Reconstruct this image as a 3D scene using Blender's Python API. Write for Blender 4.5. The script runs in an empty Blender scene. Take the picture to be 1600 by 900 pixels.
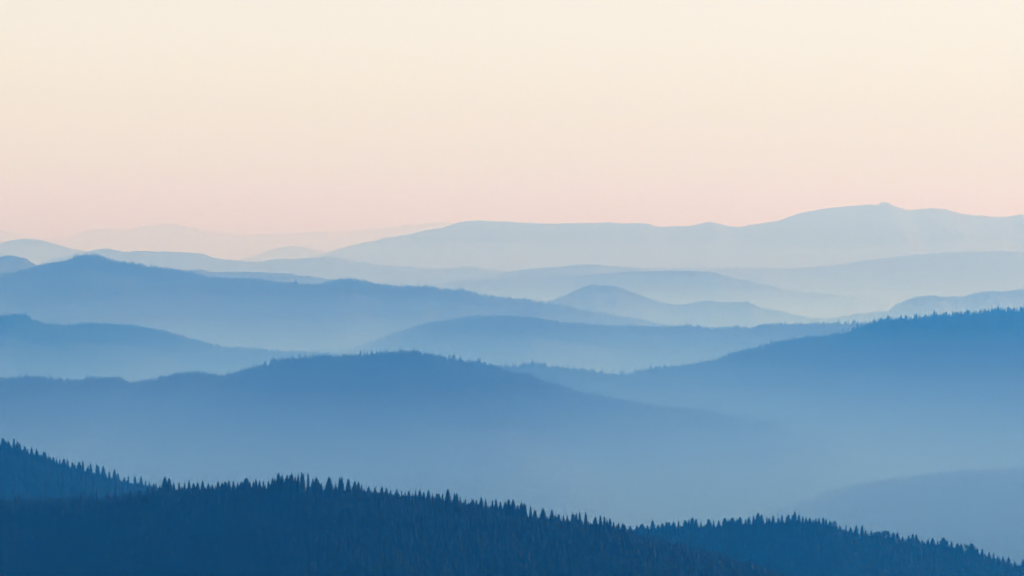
import bpy, math, random
import numpy as np

# ------------------------------------------------------------------ camera, sky, sun, exposure
scene = bpy.context.scene
COL = scene.collection
CAM_Z = 1300.0                      # metres above the valley floor
F_PX = 2986.0                       # focal length in photograph pixels (1600 wide)
PITCH = math.atan(105.0 / F_PX)     # the level line runs a little above the middle of the frame

cam_data = bpy.data.cameras.new('camera')
cam_data.sensor_width = 36.0
cam_data.lens = 36.0 * F_PX / 1600.0
cam_data.clip_start = 1.0
cam_data.clip_end = 400000.0
cam = bpy.data.objects.new('camera', cam_data)
cam.location = (0, 0, CAM_Z)
cam.rotation_euler = (math.radians(90) - PITCH, 0, 0)
COL.objects.link(cam)
scene.camera = cam

SUN_EL, SUN_AZ = math.radians(17.0), math.radians(44.0)     # ahead and to the right, outside the frame
SKY_BAND = [(0.0, (5.7, 4.7, 3.4)), (0.12, (6.6, 5.9, 5.0)), (0.45, (3.6, 3.8, 4.0))]
world = bpy.data.worlds.new('World')
scene.world = world
world.use_nodes = True
wn = world.node_tree
bg = wn.nodes['Background']
sky = wn.nodes.new('ShaderNodeTexSky')
sky.sky_type = 'NISHITA'
sky.sun_disc = False
sky.sun_elevation = SUN_EL
sky.sun_rotation = SUN_AZ
sky.altitude = 1300
sky.air_density = 1.0
sky.dust_density = 0.6
sky.ozone_density = 1.0
# the warm band of low light along the horizon, fading out upwards into the plain sky
geo = wn.nodes.new('ShaderNodeTexCoord')
sep = wn.nodes.new('ShaderNodeSeparateXYZ')
wn.links.new(geo.outputs['Generated'], sep.inputs[0])
band = wn.nodes.new('ShaderNodeValToRGB')
band.color_ramp.interpolation = 'EASE'
for k, (p, c) in enumerate(SKY_BAND):
    el = band.color_ramp.elements[k] if k < 2 else band.color_ramp.elements.new(p)
    el.position, el.color = p, (*c, 1)
wn.links.new(sep.outputs['Z'], band.inputs[0])
fade = wn.nodes.new('ShaderNodeMapRange')
fade.interpolation_type = 'SMOOTHSTEP'
fade.inputs['From Min'].default_value, fade.inputs['From Max'].default_value = 0.0, 0.75
fade.inputs['To Min'].default_value, fade.inputs['To Max'].default_value = 0.94, 0.0
wn.links.new(sep.outputs['Z'], fade.inputs['Value'])
mix = wn.nodes.new('ShaderNodeMix')
mix.data_type = 'RGBA'
wn.links.new(fade.outputs[0], mix.inputs[0])
wn.links.new(sky.outputs[0], mix.inputs[6])
wn.links.new(band.outputs[0], mix.inputs[7])
wn.links.new(mix.outputs[2], bg.inputs[0])
bg.inputs[1].default_value = 0.115

sun_data = bpy.data.lights.new('sun', 'SUN')
sun_data.energy = 4.6
sun_data.angle = math.radians(0.5)
sun_data.color = (1.0, 0.80, 0.66)
sun = bpy.data.objects.new('sun', sun_data)
sun.rotation_euler = (math.radians(90) - SUN_EL, 0, -SUN_AZ + math.pi)
COL.objects.link(sun)

scene.view_settings.view_transform = 'Standard'
scene.view_settings.look = 'None'
scene.view_settings.gamma = 1.0
scene.view_settings.exposure = 0.36
scene.view_settings.use_curve_mapping = False
scene.render.engine = 'CYCLES'
scene.cycles.use_denoising = True
scene.cycles.denoising_input_passes = 'RGB'
scene.cycles.use_adaptive_sampling = False
scene.cycles.volume_bounces = 2
scene.cycles.max_bounces = 4

rng = np.random.default_rng(11)
random.seed(11)

# ------------------------------------------------------------------ helpers
def tag(o, label=None, category=None, group=None, kind=None):
    if label: o['label'] = label
    if category: o['category'] = category
    if group: o['group'] = group
    if kind: o['kind'] = kind
    return o

CP, SP = math.cos(PITCH), math.sin(PITCH)
def slope_of(py):
    """height gained per metre of ground distance along the sight line through photograph row py"""
    v = (450.0 - np.asarray(py, float)) / F_PX
    return (v * CP - SP) / (CP + v * SP)

def hash2(ix, iy, seed):
    h = (ix.astype(np.int64) * 374761393 + iy.astype(np.int64) * 668265263 + seed * 974634721) & 0x7fffffff
    h = ((h ^ (h >> 13)) * 1274126177) & 0x7fffffff
    return ((h ^ (h >> 16)) & 0xffff) / 32767.5 - 1.0

def noise2(x, y, seed):
    x, y = np.broadcast_arrays(np.asarray(x, float), np.asarray(y, float))
    ix, iy = np.floor(x), np.floor(y)
    fx, fy = x - ix, y - iy
    fx = fx * fx * fx * (fx * (fx * 6 - 15) + 10)
    fy = fy * fy * fy * (fy * (fy * 6 - 15) + 10)
    a, b = hash2(ix, iy, seed), hash2(ix + 1, iy, seed)
    c, d = hash2(ix, iy + 1, seed), hash2(ix + 1, iy + 1, seed)
    return (a * (1 - fx) + b * fx) * (1 - fy) + (c * (1 - fx) + d * fx) * fy

def fbm(x, y, seed, octaves=4):
    s, a, n = 0.0, 1.0, 0.0
    for k in range(octaves):
        s = s + a * noise2(x * 2 ** k, y * 2 ** k, seed + 17 * k)
        n += a
        a *= 0.5
    return s / n

def smooth_curve(pts):
    """monotone cubic through the traced points"""
    xs = np.array([p[0] for p in pts], float); ys = np.array([p[1] for p in pts], float)
    h = np.diff(xs); d = np.diff(ys) / h
    m = np.zeros(len(xs)); m[0], m[-1] = d[0], d[-1]
    for i in range(1, len(xs) - 1):
        if d[i - 1] * d[i] > 0:
            w1, w2 = 2 * h[i] + h[i - 1], h[i] + 2 * h[i - 1]
            m[i] = (w1 + w2) / (w1 / d[i - 1] + w2 / d[i])
    def f(x):
        x = np.clip(np.asarray(x, float), xs[0], xs[-1])
        i = np.clip(np.searchsorted(xs, x) - 1, 0, len(xs) - 2)
        t = (x - xs[i]) / h[i]
        return ((2*t**3 - 3*t**2 + 1) * ys[i] + (t**3 - 2*t**2 + t) * h[i] * m[i]
                + (-2*t**3 + 3*t**2) * ys[i + 1] + (t**3 - t**2) * h[i] * m[i + 1])
    return f

def mesh_from(name, co, faces):
    me = bpy.data.meshes.new(name)
    co = np.asarray(co, np.float32); faces = np.asarray(faces, np.int32)
    n = faces.shape[1]
    me.vertices.add(len(co)); me.vertices.foreach_set('co', co.ravel())
    me.loops.add(faces.size); me.loops.foreach_set('vertex_index', faces.ravel())
    me.polygons.add(len(faces)); me.polygons.foreach_set('loop_start', np.arange(0, faces.size, n, dtype=np.int32))
    me.update(calc_edges=True)
    return me

# ------------------------------------------------------------------ materials
def surface_material(name, c1, c2, scale, rough=0.9, detail=4.0, bump=0.0, bump_scale=0.1):
    m = bpy.data.materials.new(name)
    m.use_nodes = True
    nt = m.node_tree; N, L = nt.nodes, nt.links
    b = N['Principled BSDF']
    b.inputs['Roughness'].default_value = rough
    b.inputs['Specular IOR Level'].default_value = 0.15
    tc = N.new('ShaderNodeTexCoord')
    nz = N.new('ShaderNodeTexNoise'); nz.inputs['Scale'].default_value = scale; nz.inputs['Detail'].default_value = detail
    rp = N.new('ShaderNodeValToRGB')
    rp.color_ramp.elements[0].position = 0.35; rp.color_ramp.elements[0].color = (*c1, 1)
    rp.color_ramp.elements[1].position = 0.65; rp.color_ramp.elements[1].color = (*c2, 1)
    L.new(tc.outputs['Object'], nz.inputs['Vector']); L.new(nz.outputs[0], rp.inputs[0]); L.new(rp.outputs[0], b.inputs['Base Color'])
    if bump:
        nb = N.new('ShaderNodeTexVoronoi'); nb.inputs['Scale'].default_value = bump_scale
        bp = N.new('ShaderNodeBump'); bp.inputs['Strength'].default_value = 0.9; bp.inputs['Distance'].default_value = bump
        L.new(tc.outputs['Object'], nb.inputs['Vector']); L.new(nb.outputs['Distance'], bp.inputs['Height']); L.new(bp.outputs[0], b.inputs['Normal'])
    return m

M_SLOPE = surface_material('wooded_slope', (0.006, 0.021, 0.018), (0.010, 0.030, 0.024), 0.004, bump=0)  # darkened evenly: the canopy's self-shadowing is put into the slope colour
M_VALLEY = surface_material('valley_floor', (0.035, 0.055, 0.032), (0.06, 0.075, 0.045), 0.0008)
M_NEEDLES = surface_material('needles', (0.006, 0.026, 0.024), (0.011, 0.038, 0.032), 0.5)
M_LEAVES = surface_material('leaves', (0.018, 0.042, 0.024), (0.030, 0.058, 0.030), 0.5)
M_BARK = surface_material('bark', (0.020, 0.018, 0.016), (0.034, 0.030, 0.027), 2.0)

def air_material(name, rgb, density, absorb=(1, 1, 1)):
    """rgb: share of the scattering in each channel; absorb white: the air takes no light away"""
    m = bpy.data.materials.new(name)
    m.use_nodes = True
    nt = m.node_tree
    nt.nodes.remove(nt.nodes['Principled BSDF'])
    v = nt.nodes.new('ShaderNodeVolumePrincipled')
    v.inputs['Color'].default_value = (*rgb, 1)
    v.inputs['Absorption Color'].default_value = (*absorb, 1)
    v.inputs['Density'].default_value = density
    v.inputs['Anisotropy'].default_value = 0.115
    nt.links.new(v.outputs[0], nt.nodes['Material Output'].inputs['Volume'])
    return m

# ------------------------------------------------------------------ ground
X_LIM, Y_NEAR, Y_FAR = 32000.0, -6000.0, 68000.0
def box(name, x0, x1, y0, y1, z0, z1, mat):
    co = [(x, y, z) for z in (z0, z1) for y in (y0, y1) for x in (x0, x1)]
    me = mesh_from(name, co, [(0, 2, 3, 1), (4, 5, 7, 6), (0, 1, 5, 4), (2, 6, 7, 3), (0, 4, 6, 2), (1, 3, 7, 5)])
    me.materials.append(mat)
    o = bpy.data.objects.new(name, me); COL.objects.link(o)
    return o

gx, gy = np.linspace(-X_LIM, X_LIM, 160), np.linspace(Y_NEAR, Y_FAR, 160)
GX, GY = np.meshgrid(gx, gy)
GZ = 40.0 * fbm(GX / 5000.0, GY / 5000.0, 5, 3)
idx = np.arange(160 * 160).reshape(160, 160)
gf = np.stack([idx[:-1, :-1], idx[:-1, 1:], idx[1:, 1:], idx[1:, :-1]], -1).reshape(-1, 4)
gm = mesh_from('ground', np.stack([GX, GY, GZ], -1).reshape(-1, 3), gf)
gm.materials.append(M_VALLEY)
ground = bpy.data.objects.new('ground', gm); COL.objects.link(ground)
tag(ground, 'dark valley floor lying under the mist between the ridges', 'ground', kind='structure')

# ------------------------------------------------------------------ hills
HILLS = {}
def hill(key, dist, pts, label, lower=0.0, front=0.34, back=0.40, cols=700, rows=(26, 12), wander=0.05, spur=0.35, jag=0.0, seed=1, round_=60.0, relief=26.0):
    """A ridge: a crest traced through (x, y) photograph points at about dist metres, with a front and a back flank cut by spurs."""
    f = smooth_curve(pts)
    p0, p1 = pts[0][0], pts[-1][0]
    half = dist * (1 + wander)
    X = np.linspace((p0 - 800) / F_PX * dist, (p1 - 800) / F_PX * dist, cols)
    wl = max(dist * 0.16, 600.0)
    def crest(X):
        D = dist * (1 + wander * fbm(X / wl, np.zeros_like(X) + 3.3, seed, 2))
        z = CAM_Z + slope_of(450.0 + 0 * X) * D
        for _ in range(4):
            px = 800 + F_PX * X / (D * CP + (CAM_Z - z) * SP)
            z = CAM_Z + slope_of(f(px) + lower) * D
        if jag:
            z = z + jag * fbm(X / (dist * 0.004), np.zeros_like(X) + 9.1, seed + 5, 3)
        return D, z
    def locate(px):
        """world X of the crest seen in photograph column px"""
        X = (px - 800) / F_PX * dist * np.ones(1)
        for _ in range(12):
            D, z = crest(X)
            X = (px - 800) / F_PX * (D * CP + (CAM_Z - z) * SP)
        return X
    nf, nb = rows
    zc_mean = float(np.mean(crest(X)[1]))
    lf, lb = max(zc_mean, 300) / front * 1.15, max(zc_mean, 300) / back * 1.15
    tf = -lf * np.linspace(1, 0, nf, endpoint=False) ** 1.9
    tb = lb * np.linspace(0, 1, nb) ** 1.8
    T = np.concatenate([tf, tb])
    def height(X, t):
        D, zc = crest(X)
        a = np.abs(t)
        s = np.where(t < 0, front, back)
        drop = s * (np.sqrt(a * a + round_ * round_) - round_)
        Y = D + t
        rid = 1 - 2 * np.abs(noise2(X / (wl * 0.45) + 0.12 * fbm(X / 400, Y / 400, seed + 40, 2), Y / (wl * 1.3), seed + 9))
        fine = fbm(X / 260.0, Y / 260.0, seed + 23, 4)
        k = a / (a + 500.0)
        z = zc - drop * (1 + spur * 0.5 * rid * k) + fine * relief * k
        return Y, z
    XX, TT = np.meshgrid(X, T)
    YY, ZZ = height(XX, TT)
    ZZ = np.maximum(ZZ, -60.0 + 0 * ZZ)
    n, m = len(T), cols
    idx = np.arange(n * m).reshape(n, m)
    fc = np.stack([idx[:-1, :-1], idx[:-1, 1:], idx[1:, 1:], idx[1:, :-1]], -1).reshape(-1, 4)
    me = mesh_from('hill', np.stack([XX, YY, ZZ], -1).reshape(-1, 3), fc)
    me.polygons.foreach_set('use_smooth', np.ones(len(fc), bool))
    me.materials.append(M_SLOPE)
    o = bpy.data.objects.new('hill', me); COL.objects.link(o)
    tag(o, label, 'hill', kind='structure')
    HILLS[key] = dict(obj=o, height=height, dist=dist, X=X, crest=crest, locate=locate)
    return o

hill('far_left', 64000, [(-300, 372), (-120, 362), (-40, 354), (0, 358), (35, 367), (70, 373), (110, 368), (150, 358), (200, 358), (235, 352), (262, 349), (290, 354), (330, 362), (400, 366), (450, 364), (500, 362), (560, 360), (640, 351), (690, 347), (730, 350), (900, 360), (1200, 372), (1900, 380)],
     'faintest range fading into the pink sky at upper left', seed=101, cols=500, round_=200)
hill('far_right', 31000, [(150, 430), (300, 415), (420, 408), (500, 398), (530, 389), (565, 380), (600, 373), (640, 365), (670, 359), (685, 358), (700, 353), (725, 346), (750, 345), (800, 347), (870, 350), (905, 348), (950, 348), (1000, 348), (1015, 350), (1030, 354), (1060, 354), (1080, 352), (1110, 347), (1130, 351), (1150, 354), (1170, 352), (1215, 345), (1245, 335), (1290, 326), (1310, 323), (1360, 320), (1368, 321), (1380, 316), (1390, 318), (1410, 326), (1425, 328), (1445, 326), (1470, 326), (1490, 331), (1530, 337), (1560, 339), (1600, 335), (1700, 330), (1850, 350), (2000, 365)],
     'long pale grey range with a small peaked summit on the skyline', seed=113, cols=1100, jag=16, wander=0.03, round_=100)
hill('far_hump', 38000, [(250, 425), (330, 415), (390, 402), (420, 391), (440, 386), (460, 384), (475, 386), (500, 392), (540, 401), (600, 415), (680, 428)],
     'small pale rounded hump beside the foot of the long grey range', seed=127, cols=300)
hill('left_dome', 29000, [(-350, 400), (-150, 392), (-50, 386), (0, 380), (20, 375), (40, 373), (60, 375), (85, 381), (110, 388), (135, 392), (170, 397), (230, 405), (300, 415), (400, 425)],
     'pale blue dome-shaped hill at the far left edge below the faintest range', seed=131, cols=400)
hill('left_far', 23500, [(60, 410), (110, 398), (135, 394), (165, 388), (180, 391), (200, 394), (210, 392), (250, 393), (300, 395), (320, 398), (335, 403), (360, 406), (400, 409), (430, 405), (460, 404), (490, 403), (515, 401), (540, 405), (560, 409), (590, 413), (610, 415), (640, 416), (660, 418), (690, 419), (715, 418), (725, 415), (745, 417), (770, 420), (800, 424), (860, 436), (950, 450)],
     'pale blue uneven ridge running below the faint range, left of centre', seed=137, cols=700, jag=9)
hill('right_far', 23500, [(850, 428), (930, 420), (1010, 418), (1060, 418), (1140, 418), (1220, 419), (1300, 414), (1350, 407), (1400, 401), (1460, 396), (1500, 393), (1560, 392), (1600, 393), (1700, 398), (1900, 405), (2050, 420)],
     'smooth pale grey-blue ridge just under the peaked range at right', seed=139, cols=500)
hill('centre_far', 21500, [(480, 446), (580, 440), (640, 437), (700, 436), (740, 433), (770, 430), (800, 424), (830, 419), (860, 417), (885, 416), (905, 413), (930, 413), (950, 415), (985, 417), (1020, 421), (1060, 427), (1120, 438), (1220, 455), (1300, 470)],
     'blue-grey ridge with a low double top at the centre, under the grey range', seed=149, cols=600, jag=9)
hill('centre_far_front', 18300, [(560, 456), (660, 445), (740, 438), (800, 434), (850, 431), (900, 430), (950, 427), (1000, 424), (1060, 423), (1110, 425), (1135, 430), (1155, 435), (1180, 440), (1220, 450), (1250, 455), (1280, 457), (1310, 461), (1340, 464), (1370, 467), (1385, 471), (1400, 477), (1440, 490), (1500, 505)],
     'long blue-grey ridge sloping down to the right below the low double top', seed=151, cols=600, jag=9)
hill('left_strip', 16500, [(180, 440), (240, 428), (280, 422), (310, 421), (337, 425), (405, 425), (452, 428), (500, 434), (527, 437), (580, 443), (660, 455)],
     'narrow strip of low blue ridge behind the large left mountain', seed=157, cols=400, jag=7)
hill('left_nose', 15500, [(-300, 440), (-120, 420), (-40, 408), (0, 402), (15, 399), (25, 400), (40, 405), (52, 411), (75, 418), (120, 430), (200, 445)],
     'small blue nose of a hill at the left edge behind the large mountain', seed=163, cols=300, jag=9)
hill('centre_peak', 15000, [(640, 505), (740, 492), (820, 481), (850, 473), (870, 467), (895, 457), (915, 449), (930, 446), (945, 448), (955, 447), (975, 454), (1000, 463), (1030, 473), (1060, 477), (1085, 474), (1100, 472), (1130, 474), (1155, 472), (1170, 473), (1182, 480), (1200, 485), (1220, 487), (1240, 493), (1260, 497), (1320, 505), (1400, 515)],
     'blue ridge with one rounded peak and a lower shoulder right of centre', seed=167, cols=600, jag=7)
hill('right_mid', 15000, [(1150, 512), (1220, 505), (1270, 500), (1300, 498), (1330, 493), (1360, 489), (1385, 488), (1400, 477), (1420, 469), (1440, 465), (1460, 463), (1480, 465), (1500, 465), (1530, 459), (1570, 456), (1600, 454), (1700, 448), (1850, 460)],
     'blue hill with a steep left shoulder rising behind the wooded ridge at right', seed=173, cols=500, jag=7)
hill('left_main', 13000, [(-320, 455), (-160, 442), (-60, 436), (0, 430), (30, 425), (60, 417), (90, 411), (108, 408), (118, 403), (128, 401), (145, 400), (160, 403), (170, 406), (185, 410), (210, 413), (235, 419), (250, 420), (275, 424), (310, 431), (340, 436), (370, 437), (410, 438), (440, 442), (460, 442), (475, 446), (495, 447), (515, 441), (530, 437), (550, 438), (575, 443), (600, 449), (640, 450), (670, 450), (690, 454), (720, 455), (740, 459), (755, 463), (790, 466), (830, 471), (870, 478), (950, 492), (1050, 510)],
     'large blue mountain at left with a rounded summit and long falling crest', lower=1.5, seed=179, cols=900)
hill('centre_mid', 11100, [(380, 570), (440, 560), (480, 553), (520, 549), (560, 542), (600, 528), (640, 515), (680, 504), (720, 499), (740, 496), (760, 495), (800, 495), (825, 495), (850, 500), (880, 505), (920, 508), (960, 510), (1000, 511), (1040, 513), (1060, 511), (1080, 510), (1120, 514), (1150, 512), (1170, 513), (1190, 508), (1220, 508), (1260, 507), (1300, 506), (1340, 505), (1400, 505), (1500, 512), (1650, 525)],
     'broad low blue hill across the centre with a flat wooded top', lower=3.0, seed=181, cols=800)
hill('left_mid', 9800, [(-320, 515), (-150, 500), (-60, 495), (0, 494), (20, 492), (35, 493), (50, 500), (75, 507), (110, 508), (140, 507), (180, 508), (210, 511), (245, 517), (280, 527), (310, 535), (350, 543), (400, 547), (440, 550), (480, 551), (520, 554), (600, 565), (700, 580)],
     'blue hill at the left edge falling gently towards the centre', lower=2.0, seed=191, cols=600)
hill('right_main', 8600, [(640, 600), (720, 582), (800, 574), (840, 573), (870, 576), (920, 581), (965, 587), (1000, 581), (1040, 575), (1080, 571), (1110, 568), (1140, 557), (1160, 549), (1190, 542), (1220, 536), (1260, 530), (1300, 525), (1330, 516), (1360, 506), (1380, 501), (1400, 499), (1440, 498), (1470, 494), (1500, 491), (1530, 489), (1560, 486), (1600, 485), (1700, 480), (1900, 490)],
     'deep blue wooded ridge climbing to the right edge of the frame', lower=6.0, front=0.25, seed=193, cols=800)
hill('centre_main', 7300, [(-320, 600), (-150, 594), (-60, 596), (0, 592), (40, 589), (80, 591), (120, 595), (150, 590), (180, 590), (215, 597), (250, 592), (280, 585), (320, 583), (345, 587), (380, 580), (410, 574), (420, 570), (440, 564), (480, 560), (530, 557), (570, 555), (600, 552), (630, 549), (650, 551), (700, 559), (750, 568), (800, 580), (850, 595), (900, 612), (950, 622), (1000, 630), (1050, 637), (1100, 643), (1170, 653), (1250, 672), (1340, 702), (1450, 745), (1650, 830)],
     'deep blue wooded ridge at the centre sinking into mist towards the right', lower=6.0, seed=197, cols=900)
hill('mist_hill', 6300, [(900, 905), (1000, 870), (1100, 836), (1200, 802), (1280, 776), (1350, 758), (1400, 749), (1470, 741), (1530, 737), (1600, 733), (1750, 726), (2000, 715), (2400, 705)],
     'faint gentle hill drowned in mist at the lower right', lower=3.0, seed=199, cols=500, round_=200, front=0.40, wander=0.02, spur=0.15, relief=12.0)
hill('near_right', 3500, [(800, 870), (900, 848), (960, 836), (985, 831), (1020, 829), (1060, 825), (1100, 823), (1150, 821), (1180, 818), (1200, 819), (1240, 819), (1300, 825), (1340, 834), (1400, 843), (1450, 850), (1500, 859), (1550, 872), (1580, 881), (1600, 887), (1700, 915), (1850, 960)],
     'dark wooded hill in the lower right corner behind the nearest slope', lower=6.0, seed=211, cols=500, round_=25)
hill('near_left', 3900, [(-300, 640), (-120, 668), (0, 697), (40, 707), (80, 722), (110, 733), (150, 744), (200, 757), (240, 763), (290, 775), (360, 795), (450, 825)],
     'dark wooded shoulder coming down from the left edge behind the nearest slope', lower=6.0, seed=223, cols=400, round_=25)
hill('nearest', 2500, [(-300, 792), (-150, 788), (0, 784), (60, 782), (130, 779), (200, 774), (240, 768), (260, 765), (300, 764), (350, 763), (400, 763), (450, 764), (500, 766), (560, 769), (600, 772), (650, 777), (700, 782), (750, 790), (800, 799), (840, 808), (880, 814), (920, 820), (960, 827), (980, 831), (1000, 838), (1050, 850), (1100, 862), (1150, 875), (1200, 890), (1230, 900), (1350, 935), (1500, 985)],
     'nearest dark wooded slope filling the lower left of the frame', lower=6.0, front=0.27, seed=227, cols=700, round_=25)

# ------------------------------------------------------------------ air
HAZE_TOP = 1690.0
haze = box('haze', -X_LIM - 1500, X_LIM + 1500, Y_NEAR - 1500, Y_FAR + 1500, -65.0, HAZE_TOP, air_material('haze_air', (0.020, 0.295, 1.0), 0.000117))
tag(haze, 'thin blue haze filling the air between the ridges', 'haze', kind='stuff')
bank = box('distant_haze', -X_LIM - 1400, X_LIM + 1400, 9300.0, Y_FAR + 1400, -64.0, HAZE_TOP - 3, air_material('pale_air', (1.0, 0.71, 0.30), 0.000039, (1.0, 0.20, 0.0)))
tag(bank, 'pale dry haze over the far ranges', 'haze', kind='stuff')
MIST = [(1010, 0.00004, (0.30, 0.44, 1.0)), (830, 0.00013, (0.21, 0.37, 1.0)), (690, 0.00025, (0.17, 0.36, 1.0)), (590, 0.00020, (0.14, 0.33, 1.0)), (500, 0.00006, (0.14, 0.33, 1.0))]
for i, (top, dens, rgb) in enumerate(MIST):
    e = 40.0 * i
    m = box('valley_mist', -X_LIM - 1300 + e, X_LIM + 1300 - e, (3750.0 if i < 3 else 5250.0) + e, Y_FAR + 1300 if i == 0 else 17500.0 - e, -63.0 + 0.3 * i, top, air_material('mist_air', rgb, dens))
    tag(m, ['thin upper veil of mist between the crests', 'mist lying along the middle flanks of the ridges', 'mist gathering on the lower flanks of the ridges', 'thicker mist pooled along the feet of the ridges', 'densest mist in the valley bottoms'][i], 'mist', kind='stuff')

# ------------------------------------------------------------------ trees
def conifer_crown(seed, width, whorls=17, per=7, ragged=0.25, bare=0.08, power=0.85):
    """whorls of drooping sprays round an uneven inner body; unit height"""
    r = random.Random(seed)
    V, F = [], []
    def tri(a, b, c):
        n = len(V); V.extend((a, b, c)); F.append((n, n + 1, n + 2))
    def rad(t):
        return width * max(0.0, (1 - t)) ** power * (0.72 + 0.28 * min(1.0, (t - bare) * 6 + 0.3))
    sides, rings = 7, 9
    core = []
    for k in range(rings + 1):
        t = bare + (0.99 - bare) * k / rings
        core.append([(math.cos(6.2832 * j / sides + k) * rad(t) * r.uniform(.55, .8), math.sin(6.2832 * j / sides + k) * rad(t) * r.uniform(.55, .8), t) for j in range(sides)])
    for k in range(rings):
        for j in range(sides):
            a, b, c, d = core[k][j], core[k][(j + 1) % sides], core[k + 1][(j + 1) % sides], core[k + 1][j]
            tri(a, b, c); tri(a, c, d)
    for k in range(whorls):
        t = bare + (0.97 - bare) * (k / (whorls - 1)) ** 0.92
        n = max(4, int(per * (1.15 - 0.5 * t)))
        ph = r.uniform(0, 6.28)
        for j in range(n):
            a = ph + 6.2832 * j / n + r.uniform(-.25, .25)
            L = (rad(t) + 0.012) * r.uniform(1 - ragged, 1 + ragged * 0.6)
            droop = r.uniform(.15, .45) * (1 - 0.6 * t)
            tz = t + r.uniform(-.012, .012)
            ca, sa = math.cos(a), math.sin(a)
            def P(u, v, dz=0.0):
                return (ca * L * u - sa * L * v, sa * L * u + ca * L * v, tz - droop * L * u * u + dz)
            w = r.uniform(.22, .34)
            tri(P(.1, 0, .02), P(.6, -w, -.008), P(1, 0)); tri(P(.1, 0, .02), P(1, 0), P(.6, w, -.008))
            for u in (.42, .7):
                for sgn in (-1, 1):
                    tri(P(u - .15, 0), P(u + .18, sgn * w * r.uniform(1.1, 1.7), -.012), P(u + .12, 0))
            tri(P(.5, 0), P(.75, 0), P(.62, r.uniform(-.1, .1), -L * r.uniform(.25, .5)))
    tri((-.006, 0, .93), (.006, 0, .93), (0, 0, 1.02)); tri((0, -.006, .93), (0, .006, .93), (0, 0, 1.02))
    return V, F

def round_crown(seed, width, lobes=9, leaves=620):
    """leaf-sized faces spread through a handful of limbs' foliage masses; unit height"""
    r = random.Random(seed)
    V, F = [], []
    centres = []
    for k in range(lobes):
        a = r.uniform(0, 6.28); q = math.sqrt(r.random()) * width * .62
        z = r.uniform(.26, .82)
        centres.append((q * math.cos(a) * (1.1 - .6 * abs(z - .55)), q * math.sin(a) * (1.1 - .6 * abs(z - .55)), z, width * r.uniform(.38, .58)))
    for k in range(leaves):
        cx, cy, cz, cr = centres[k % lobes]
        while True:
            d = [r.gauss(0, 1) for _ in range(3)]
            m = math.sqrt(sum(q * q for q in d))
            if m > .1: break
        q = cr * r.uniform(.45, 1.05)
        p = [cx + d[0] / m * q, cy + d[1] / m * q, cz + d[2] / m * q * .9]
        s = width * r.uniform(.10, .19)
        n = len(V)
        for _ in range(3):
            V.append(tuple(p[i] + r.gauss(0, 1) * s * .62 for i in range(3)))
        F.append((n, n + 1, n + 2))
    return V, F

def tapered_trunk(height, r0, r1, lean=0.0, limbs=0, seed=0):
    r = random.Random(seed)
    V, F = [], []
    def tube(pts, sides=6):
        base = len(V)
        for (x, y, z, q) in pts:
            for j in range(sides):
                V.append((x + q * math.cos(6.2832 * j / sides), y + q * math.sin(6.2832 * j / sides), z))
        for k in range(len(pts) - 1):
            for j in range(sides):
                a = base + k * sides + j; b = base + k * sides + (j + 1) % sides
                F.append((a, b, b + sides)); F.append((a, b + sides, a + sides))
    tube([(0, 0, -.06, r0 * 1.5), (0, 0, .02, r0), (lean * .5, 0, height * .5, (r0 + r1) / 2), (lean, 0, height, r1)])
    for k in range(limbs):
        a = r.uniform(0, 6.28); z = height * r.uniform(.35, .8); l = r.uniform(.12, .22)
        tube([(0, 0, z, r1 * 1.2), (math.cos(a) * l, math.sin(a) * l, z + l * .7, r1 * .4)], 5)
    return V, F

def leaf_shade(me, mat):
    me.materials.append(mat)
    return me

KINDS = {}
for key, v in {'narrow_a': ('c', 1, .16, 18, 7, .25, .05, .60), 'narrow_b': ('c', 2, .14, 18, 6, .35, .10, .52), 'mid_a': ('c', 3, .215, 17, 8, .25, .04, .66),
               'mid_b': ('c', 4, .24, 16, 8, .32, .05, .60), 'mid_c': ('c', 5, .20, 15, 7, .42, .10, .54), 'broad_a': ('c', 6, .29, 16, 9, .28, .04, .66),
               'broad_b': ('c', 7, .34, 14, 9, .35, .06, .50), 'spindly': ('c', 8, .10, 15, 5, .6, .12, .45),
               'round_a': ('r', 9, .24, 9, 700), 'round_b': ('r', 10, .31, 11, 760)}.items():
    if v[0] == 'c':
        cV, cF = conifer_crown(v[1], v[2], v[3], v[4], v[5], v[6], v[7]); tV, tF = tapered_trunk(.9, .016, .004, seed=v[1])
        mat = M_NEEDLES
    else:
        cV, cF = round_crown(v[1], v[2], v[3], v[4]); tV, tF = tapered_trunk(.6, .022, .010, .02, 5, v[1])
        mat = M_LEAVES
    cm = mesh_from('crown', cV, cF); cm.materials.append(mat)
    tm = mesh_from('trunk', tV, tF); tm.materials.append(M_BARK)
    both = mesh_from('tree', list(cV) + list(tV), list(cF) + [tuple(i + len(cV) for i in f) for f in tF])
    both.materials.append(mat); both.materials.append(M_BARK)
    both.polygons.foreach_set('material_index', np.array([0] * len(cF) + [1] * len(tF), np.int32))
    KINDS[key] = dict(crown=cm, trunk=tm, both=both)

def far_tree(seed, width):
    r = random.Random(seed)
    V, F = [], []
    sides = 6
    for k, (z0, z1, q) in enumerate([(.05, .5, 1), (.25, .68, .8), (.46, .85, .58), (.66, 1.02, .36)]):
        n = len(V); ph = r.uniform(0, 1)
        for j in range(sides):
            a = 6.2832 * j / sides + ph; w = width * q * r.uniform(.7, 1.25)
            V.append((w * math.cos(a), w * math.sin(a), z0 + r.uniform(-.05, .05)))
        V.append((r.uniform(-.01, .01), r.uniform(-.01, .01), z1))
        for j in range(sides): F.append((n + j, n + (j + 1) % sides, n + sides))
    me = mesh_from('tree', V, F); me.materials.append(M_NEEDLES)
    return me

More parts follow.
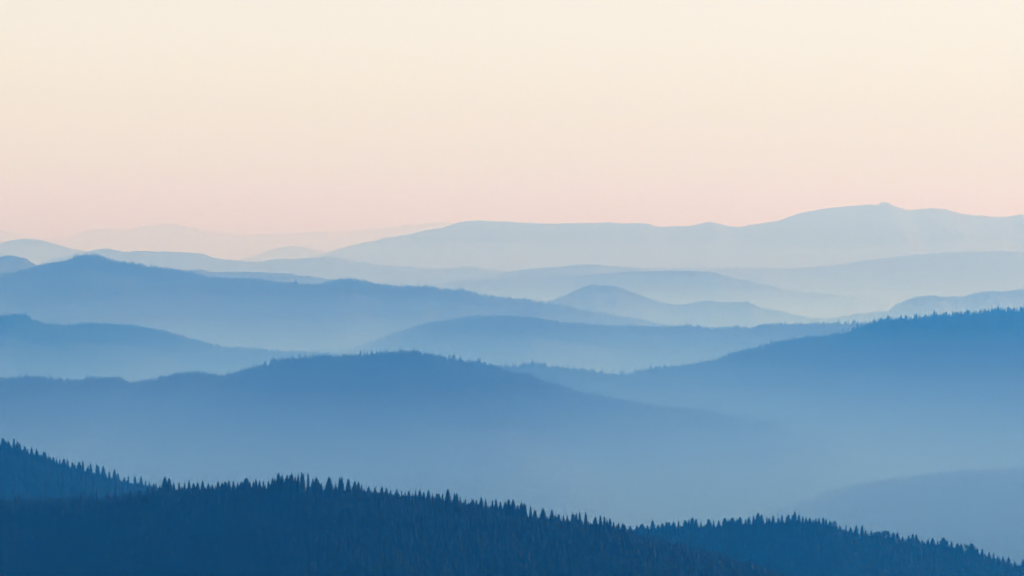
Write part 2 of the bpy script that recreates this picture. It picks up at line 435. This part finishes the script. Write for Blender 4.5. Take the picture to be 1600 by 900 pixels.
def source(name, meshes):
    c = bpy.data.collections.new(name)
    for k, me in enumerate(meshes):
        o = bpy.data.objects.new('%s_%02d' % (name, k), me); c.objects.link(o)
    return c
NEAR_SRC = source('near_stand', [KINDS[k]['both'] for k in ('narrow_a', 'narrow_b', 'mid_a', 'mid_b', 'mid_c', 'broad_a', 'round_a')])
FAR_SRC = source('far_stand', [far_tree(k, w) for k, w in enumerate((.13, .16, .19, .23, .28))])

def stand_nodes(src):
    g = bpy.data.node_groups.new('forest', 'GeometryNodeTree')
    g.interface.new_socket('Geometry', in_out='INPUT', socket_type='NodeSocketGeometry')
    g.interface.new_socket('Geometry', in_out='OUTPUT', socket_type='NodeSocketGeometry')
    N, L = g.nodes, g.links
    i, o = N.new('NodeGroupInput'), N.new('NodeGroupOutput')
    inst = N.new('GeometryNodeInstanceOnPoints')
    ci = N.new('GeometryNodeCollectionInfo'); ci.inputs['Collection'].default_value = src
    ci.inputs['Separate Children'].default_value = True; ci.inputs['Reset Children'].default_value = True
    def attr(name, t):
        n = N.new('GeometryNodeInputNamedAttribute'); n.data_type = t; n.inputs['Name'].default_value = name
        return n.outputs['Attribute']
    inst.inputs['Pick Instance'].default_value = True
    L.new(i.outputs[0], inst.inputs['Points']); L.new(ci.outputs[0], inst.inputs['Instance'])
    L.new(attr('pick', 'INT'), inst.inputs['Instance Index'])
    L.new(attr('turn', 'FLOAT_VECTOR'), inst.inputs['Rotation'])
    L.new(attr('size', 'FLOAT_VECTOR'), inst.inputs['Scale'])
    L.new(inst.outputs[0], o.inputs[0])
    return g
NEAR_NODES, FAR_NODES = stand_nodes(NEAR_SRC), stand_nodes(FAR_SRC)

def forest(key, label, t0, t1, spacing, h0, h1, nodes, kinds, margin=1.12, seed=0, low_crest=None, emergent=(1.15, 1.42)):
    """trees covering the flank of a hill from t0 (towards the viewer) to t1 (behind the crest)"""
    H = HILLS[key]; r = np.random.default_rng(seed)
    half = 800 / F_PX * H['dist'] * margin
    x0, x1 = max(H['X'][0], -half), min(H['X'][-1], half)
    n = int((x1 - x0) * (t1 - t0) / spacing ** 2)
    nx = max(2, int((x1 - x0) / spacing)); nt = max(2, int((t1 - t0) / spacing))
    gx, gt = np.meshgrid(np.linspace(x0, x1, nx), np.linspace(t0, t1, nt))
    X = (gx + r.uniform(-.5, .5, gx.shape) * spacing).ravel(); T = (gt + r.uniform(-.5, .5, gt.shape) * spacing).ravel()
    Y, Z = H['height'](X, T)
    keep = Z > 5
    X, Y, Z, T = X[keep], Y[keep], Z[keep], T[keep]
    h = h0 + (h1 - h0) * np.clip(0.5 + 0.45 * fbm(X / (spacing * 9), Y / (spacing * 9), seed + 8, 3) + r.normal(0, .32, len(X)), 0, 1.15)
    h = h * np.where(r.random(len(X)) < .2, r.uniform(*emergent, len(X)), 1.0)
    if low_crest:
        h = h * np.where(T > -low_crest[0], low_crest[1], 1.0)
    me = bpy.data.meshes.new('forest')
    me.vertices.add(len(X)); me.vertices.foreach_set('co', np.stack([X, Y, Z - .4], -1).astype(np.float32).ravel())
    a = me.attributes.new('pick', 'INT', 'POINT'); a.data.foreach_set('value', r.integers(0, kinds, len(X)).astype(np.int32))
    a = me.attributes.new('turn', 'FLOAT_VECTOR', 'POINT')
    a.data.foreach_set('vector', np.stack([r.normal(0, .03, len(X)), r.normal(0, .03, len(X)), r.uniform(0, 6.28, len(X))], -1).astype(np.float32).ravel())
    w = h * r.uniform(.85, 1.3, len(X))
    a = me.attributes.new('size', 'FLOAT_VECTOR', 'POINT'); a.data.foreach_set('vector', np.stack([w, w, h], -1).astype(np.float32).ravel())
    o = bpy.data.objects.new('forest', me); COL.objects.link(o)
    md = o.modifiers.new('trees', 'NODES'); md.node_group = nodes
    tag(o, label, 'forest', kind='stuff')
    return o

forest('nearest', 'dark conifer forest covering the nearest slope', -480, 40, 4.8, 6, 14, NEAR_NODES, 7, seed=31, low_crest=(24, .62))
forest('near_left', 'dark conifer forest on the shoulder at the left edge', -420, 40, 5.2, 7, 14, NEAR_NODES, 7, seed=32, low_crest=(26, .95))
forest('near_right', 'dark conifer forest on the hill in the lower right corner', -420, 40, 5.4, 7, 14, NEAR_NODES, 7, seed=33, low_crest=(26, .85))
forest('mist_hill', 'conifer forest on the gentle hill drowned in mist', -1100, 40, 13, 9, 16, FAR_NODES, 5, seed=34, margin=1.25)
forest('centre_main', 'conifer forest along the crest of the central deep blue ridge', -500, 40, 10, 9, 28, FAR_NODES, 5, seed=35)
forest('right_main', 'conifer forest along the crest of the ridge climbing to the right edge', -500, 40, 10, 10, 34, FAR_NODES, 5, seed=36)
forest('centre_main', 'thinner conifer forest down the flank of the central deep blue ridge', -1700, -505, 15, 10, 18, FAR_NODES, 5, seed=45)
forest('right_main', 'thinner conifer forest down the flank of the ridge climbing to the right edge', -1300, -505, 16, 10, 18, FAR_NODES, 5, seed=46)
forest('left_mid', 'conifer forest along the crest of the blue hill at the left edge', -260, 30, 11, 7, 24, FAR_NODES, 5, seed=37)
forest('centre_mid', 'conifer forest along the flat top of the broad central hill', -260, 30, 11, 7, 28, FAR_NODES, 5, seed=38)
forest('left_main', 'conifer forest along the crest of the large left mountain', -200, 30, 12, 7, 28, FAR_NODES, 5, seed=39)
forest('centre_peak', 'conifer forest along the crest of the ridge with one rounded peak', -120, 25, 13, 9, 16, FAR_NODES, 5, seed=40)
forest('right_mid', 'conifer forest on the top of the blue hill with a steep left shoulder', -120, 25, 13, 9, 16, FAR_NODES, 5, seed=41)

# ------------------------------------------------------------------ single trees along the near crests
HEROES = {
 'nearest': [(400,747),(406,750),(411,751),(420,750),(425,744,'mid_b'),(430,747),(437,740,'mid_a'),(441,742),(446,745),(450,740,'mid_a'),(454,743),(457,741),(461,741,'mid_a'),(467,738,'narrow_a'),(471,738,'narrow_a'),(475,738,'narrow_a'),
   (482,741,'spindly'),(487,750),(490,744,'mid_a'),(494,746),(498,751),(502,753),(514,743,'broad_a'),(525,753),(530,745,'narrow_a'),(534,745,'mid_a'),(544,747,'mid_c'),(556,752,'mid_b'),(560,750,'broad_a'),(565,756),(570,760),(576,759),(586,761),(596,760),
   (604,763),(612,764),(620,764),(627,766),(633,767),(640,765,'broad_a'),(650,764,'narrow_a'),(657,762,'broad_a'),(663,768),(669,765,'mid_b'),(675,769),(682,769,'mid_b'),(686,770),(692,771,'narrow_a'),(700,765,'broad_a'),(710,769,'mid_b'),(714,770),(720,775),(728,777),(738,778),(745,779),(752,777),(760,780),(769,779),(776,780),(783,783),(790,782),(795,780),
   (802,781,'broad_a'),(808,786),(815,784,'mid_b'),(818,785),(822,785,'narrow_a'),(830,792,'narrow_b'),(835,795),(838,796),(849,790,'broad_a'),(862,795,'mid_b'),(868,801),(874,802),(880,802),(887,804),(894,800,'mid_a'),(897,801),(901,800,'mid_b'),(907,800,'mid_a'),(916,800,'narrow_a'),(929,805,'broad_a'),(939,806,'mid_a'),(944,807),(948,810),(954,810,'broad_a'),(960,813),(966,814,'mid_b'),(972,817,'broad_a'),(976,820),
   (257,746,'broad_a'),(265,746,'mid_b'),(273,752),(281,750),(288,752),(296,750,'narrow_a'),(302,753),(309,754),(316,751,'mid_a'),(325,754),(332,755),(341,749,'mid_b'),(347,753),(353,750,'broad_b'),(359,750),(366,751),(372,753),(379,749,'broad_a'),(384,747,'broad_b'),(391,750),(396,749,'mid_a'),
   (8,772),(25,774),(42,770),(66,771),(78,770),(94,772),(110,768,'narrow_a'),(126,769),(143,766,'mid_a'),(152,764,'mid_a'),(168,766),(180,764),(192,763),(206,761,'mid_a'),(219,760),(230,759),(241,756),(250,755),
   (985,830),(996,833),(1008,836),(1020,840),(1032,842),(1047,846),(1058,848),(1070,852),(1080,854),(1097,856,'narrow_a'),(1110,862),(1126,866),(1148,872)],
 'near_left': [(4,686,'broad_b'),(10,685,'mid_b'),(15,687,'broad_a'),(21,686,'narrow_a'),(26,689,'mid_b'),(33,693),(40,696,'mid_a'),(44,698),(50,699),(56,701),(62,703),(67,704),(71,705),(75,707),(81,709,'narrow_a'),(85,711,'mid_a'),(91,713,'narrow_a'),(96,717),(101,717,'broad_a'),(108,719,'narrow_a'),(113,721),(117,720,'mid_a'),(122,721),(127,722),(131,719,'narrow_a'),(136,727),(140,723,'narrow_a'),(145,725),(151,726,'narrow_a'),(156,728),(163,729,'mid_a'),(170,731,'narrow_a'),(178,734,'mid_b'),(186,740),(194,741,'mid_a'),(203,741,'narrow_a'),(213,740,'narrow_a'),(221,745,'mid_a'),(228,748),(236,750),(243,753)],
 'near_right': [(985,818,'broad_a'),(994,818,'mid_a'),(1004,816,'broad_b'),(1011,821),(1019,808,'broad_a'),(1028,820),(1035,815,'mid_b'),(1041,816),(1046,813,'broad_b'),(1052,812,'broad_a'),(1060,814),(1070,810,'broad_b'),(1077,812),(1082,808,'mid_b'),(1087,809,'mid_b'),(1095,813),(1106,810,'broad_b'),(1115,813),(1123,812),(1131,809,'broad_b'),(1138,810),(1145,807,'broad_b'),(1151,809),(1156,806,'broad_b'),(1164,808),(1171,806),(1178,804),(1185,801,'broad_a'),(1190,804,'mid_b'),(1197,806),(1203,807),(1209,806,'mid_a'),(1215,808),(1222,804,'mid_a'),(1228,806),(1232,803),(1239,802,'mid_a'),(1242,800,'narrow_a'),(1248,802,'narrow_a'),(1253,804,'mid_a'),(1259,808),(1265,806,'broad_a'),(1270,809),(1275,806,'mid_a'),(1280,807),(1286,808),(1290,807,'mid_a'),(1296,813),(1302,810,'round_a'),(1308,818),(1314,820,'narrow_a'),(1322,820,'spindly'),(1329,823,'broad_b'),(1337,820,'mid_c'),(1346,821,'narrow_b'),(1352,826),(1359,828),(1367,825,'round_b'),(1374,829),(1382,826,'round_b'),(1389,830),(1395,831),(1402,831,'mid_a'),(1411,836),(1418,835),(1425,834,'mid_b'),(1432,835,'mid_b'),(1441,841),(1449,842),(1457,840,'mid_a'),(1466,842),(1474,839,'broad_b'),(1480,842),(1486,842,'narrow_a'),(1495,847),(1501,847),(1512,844,'round_a'),(1519,850,'broad_b'),(1526,854),(1534,857),(1543,861),(1551,863),(1559,866),(1567,868),(1576,870,'mid_a'),(1584,876),(1591,879),(1597,875,'broad_a')],
}
SINGLED = {
 ('nearest', 482): 'thin spindly conifer at the right end of the tall clump on the nearest crest',
 ('nearest', 514): 'tall conical conifer standing alone just right of the tall clump',
 ('nearest', 544): 'ragged conical conifer in a gap, third group right of the tall clump',
 ('nearest', 502): 'low conifer in the gap between the tall clump and the lone conical tree',
 ('nearest', 657): 'broad conifer rising above its low neighbours where the nearest crest levels out',
 ('nearest', 700): 'broad conifer standing highest midway down the nearest crest',
 ('nearest', 849): 'broad pointed conifer standing clear on the falling right part of the nearest crest',
 ('nearest', 862): 'smaller conical conifer just right of the broad pointed one on the falling crest',
 ('nearest', 916): 'narrow conifer at the right end of a short row near the dip',
 ('near_right', 1019): 'bushy lone conifer at the dip where the two near hills meet',
 ('near_right', 1242): 'tallest thin conifer on the top of the lower right hill',
 ('near_right', 1302): 'tall bushy tree standing clear just right of the top of the lower right hill',
 ('near_right', 1337): 'bottle-shaped tree standing clear below the bushy one on the lower right hill',
 ('near_right', 1367): 'first of two domed trees halfway down the lower right hill',
 ('near_right', 1382): 'second, lower of two domed trees halfway down the lower right hill',
 ('near_right', 1512): 'round-headed tree standing above the low tree line near the right edge',
 ('near_right', 1519): 'wide low tree right beside the round-headed tree near the right edge',
 ('near_left', 108): 'thin pointed conifer alone on the steep part of the left shoulder',
 ('near_left', 131): 'tallest narrow conifer halfway down the left shoulder',
}
def tree(key, px, top, kind, label, group, r):
    H = HILLS[key]
    X = H['locate'](px + r.uniform(-1.2, 1.2) * (2.0 if key == 'near_left' else 1.0))
    t = np.array([r.uniform(-7, 3)])
    Y, Z = H['height'](X, t)
    depth = float(Y[0] * CP + (CAM_Z - Z[0]) * SP)
    ztop = CAM_Z + float(slope_of(top)) * float(Y[0])
    h = max(6.0, (ztop - float(Z[0]) + .5) * (r.uniform(.78, 1.1) if key == 'near_left' else r.uniform(.84, 1.06)))
    w = h * r.uniform(1.0, 1.6) * (1.25 if key == 'near_right' else 1.0)
    k = KINDS[kind]
    e = bpy.data.objects.new('round_tree' if kind.startswith('round') else 'conifer_tree', None)
    e.empty_display_size = 2.0
    e.location = (float(X[0]), float(Y[0]), float(Z[0]) - .3)
    e.rotation_euler = (0, 0, r.uniform(0, 6.28))
    e.scale = (w, w, h)
    COL.objects.link(e)
    tag(e, label, 'tree', group)
    for part in ('trunk', 'crown'):
        o = bpy.data.objects.new(part, k[part]); o.parent = e; COL.objects.link(o)

COMMON = ['narrow_a', 'narrow_b', 'mid_a', 'mid_a', 'mid_b', 'mid_c', 'broad_a']
hero_rng = random.Random(77)
ONES = ['', 'first', 'second', 'third', 'fourth', 'fifth', 'sixth', 'seventh', 'eighth', 'ninth', 'tenth', 'eleventh', 'twelfth', 'thirteenth', 'fourteenth', 'fifteenth', 'sixteenth', 'seventeenth', 'eighteenth', 'nineteenth']
TENS = {2: ('twentieth', 'twenty'), 3: ('thirtieth', 'thirty'), 4: ('fortieth', 'forty')}
def ordinal(n):
    if n < 20: return ONES[n]
    t, o = divmod(n, 10)
    return TENS[t][0] if o == 0 else TENS[t][1] + '-' + ONES[o]
LOOK = {'narrow': 'narrow conifer', 'mid': 'conical conifer', 'broad': 'broad conifer', 'spindly': 'thin conifer', 'round': 'round-headed tree'}
counts = {}
for key, items in HEROES.items():
    for it in sorted(items):
        px, top = it[0], it[1]
        kind = it[2] if len(it) > 2 else hero_rng.choice(COMMON)
        if key == 'nearest':
            if px < 254: place, group = 'on the nearest slope against the left shoulder', 'conifers on the nearest slope against the left shoulder'
            elif px < 418: place, group = 'on the level crest left of the tall clump', 'conifers on the level crest left of the tall clump'
            elif px < 500: place, group = 'in the tall dense clump on the nearest crest', 'tall clump on the nearest crest'
            elif px < 568: place, group = 'in the loose groups beside the tall clump', 'loose groups right of the tall clump'
            elif px < 800: place, group = 'along the low middle of the nearest crest', 'low conifers on the middle of the nearest crest'
            elif px < 980: place, group = 'along the falling part of the nearest crest', 'conifers on the falling right part of the nearest crest'
            else: place, group = 'on the nearest slope against the lower right hill', 'conifers on the nearest slope against the lower right hill'
        elif key == 'near_left':
            place, group = 'in the tree line of the left shoulder', 'conifers on the left shoulder'
        else:
            if px < 1030: place, group = 'at the left foot of the lower right hill', 'conifers at the foot of the lower right hill'
            elif px < 1300: place, group = 'along the top of the lower right hill', 'conifers on the top of the lower right hill'
            else: place, group = 'down the falling slope of the lower right hill', 'trees on the falling slope of the lower right hill'
        counts[group] = counts.get(group, 0) + 1
        label = '%s, %s from the left %s' % (LOOK[kind.split('_')[0]], ordinal(counts[group]), place)
        if (key, px) in SINGLED:
            label, group = SINGLED[(key, px)], None
        tree(key, px, top, kind, label, group, hero_rng)
print('single trees', sum(len(v) for v in HEROES.values()))
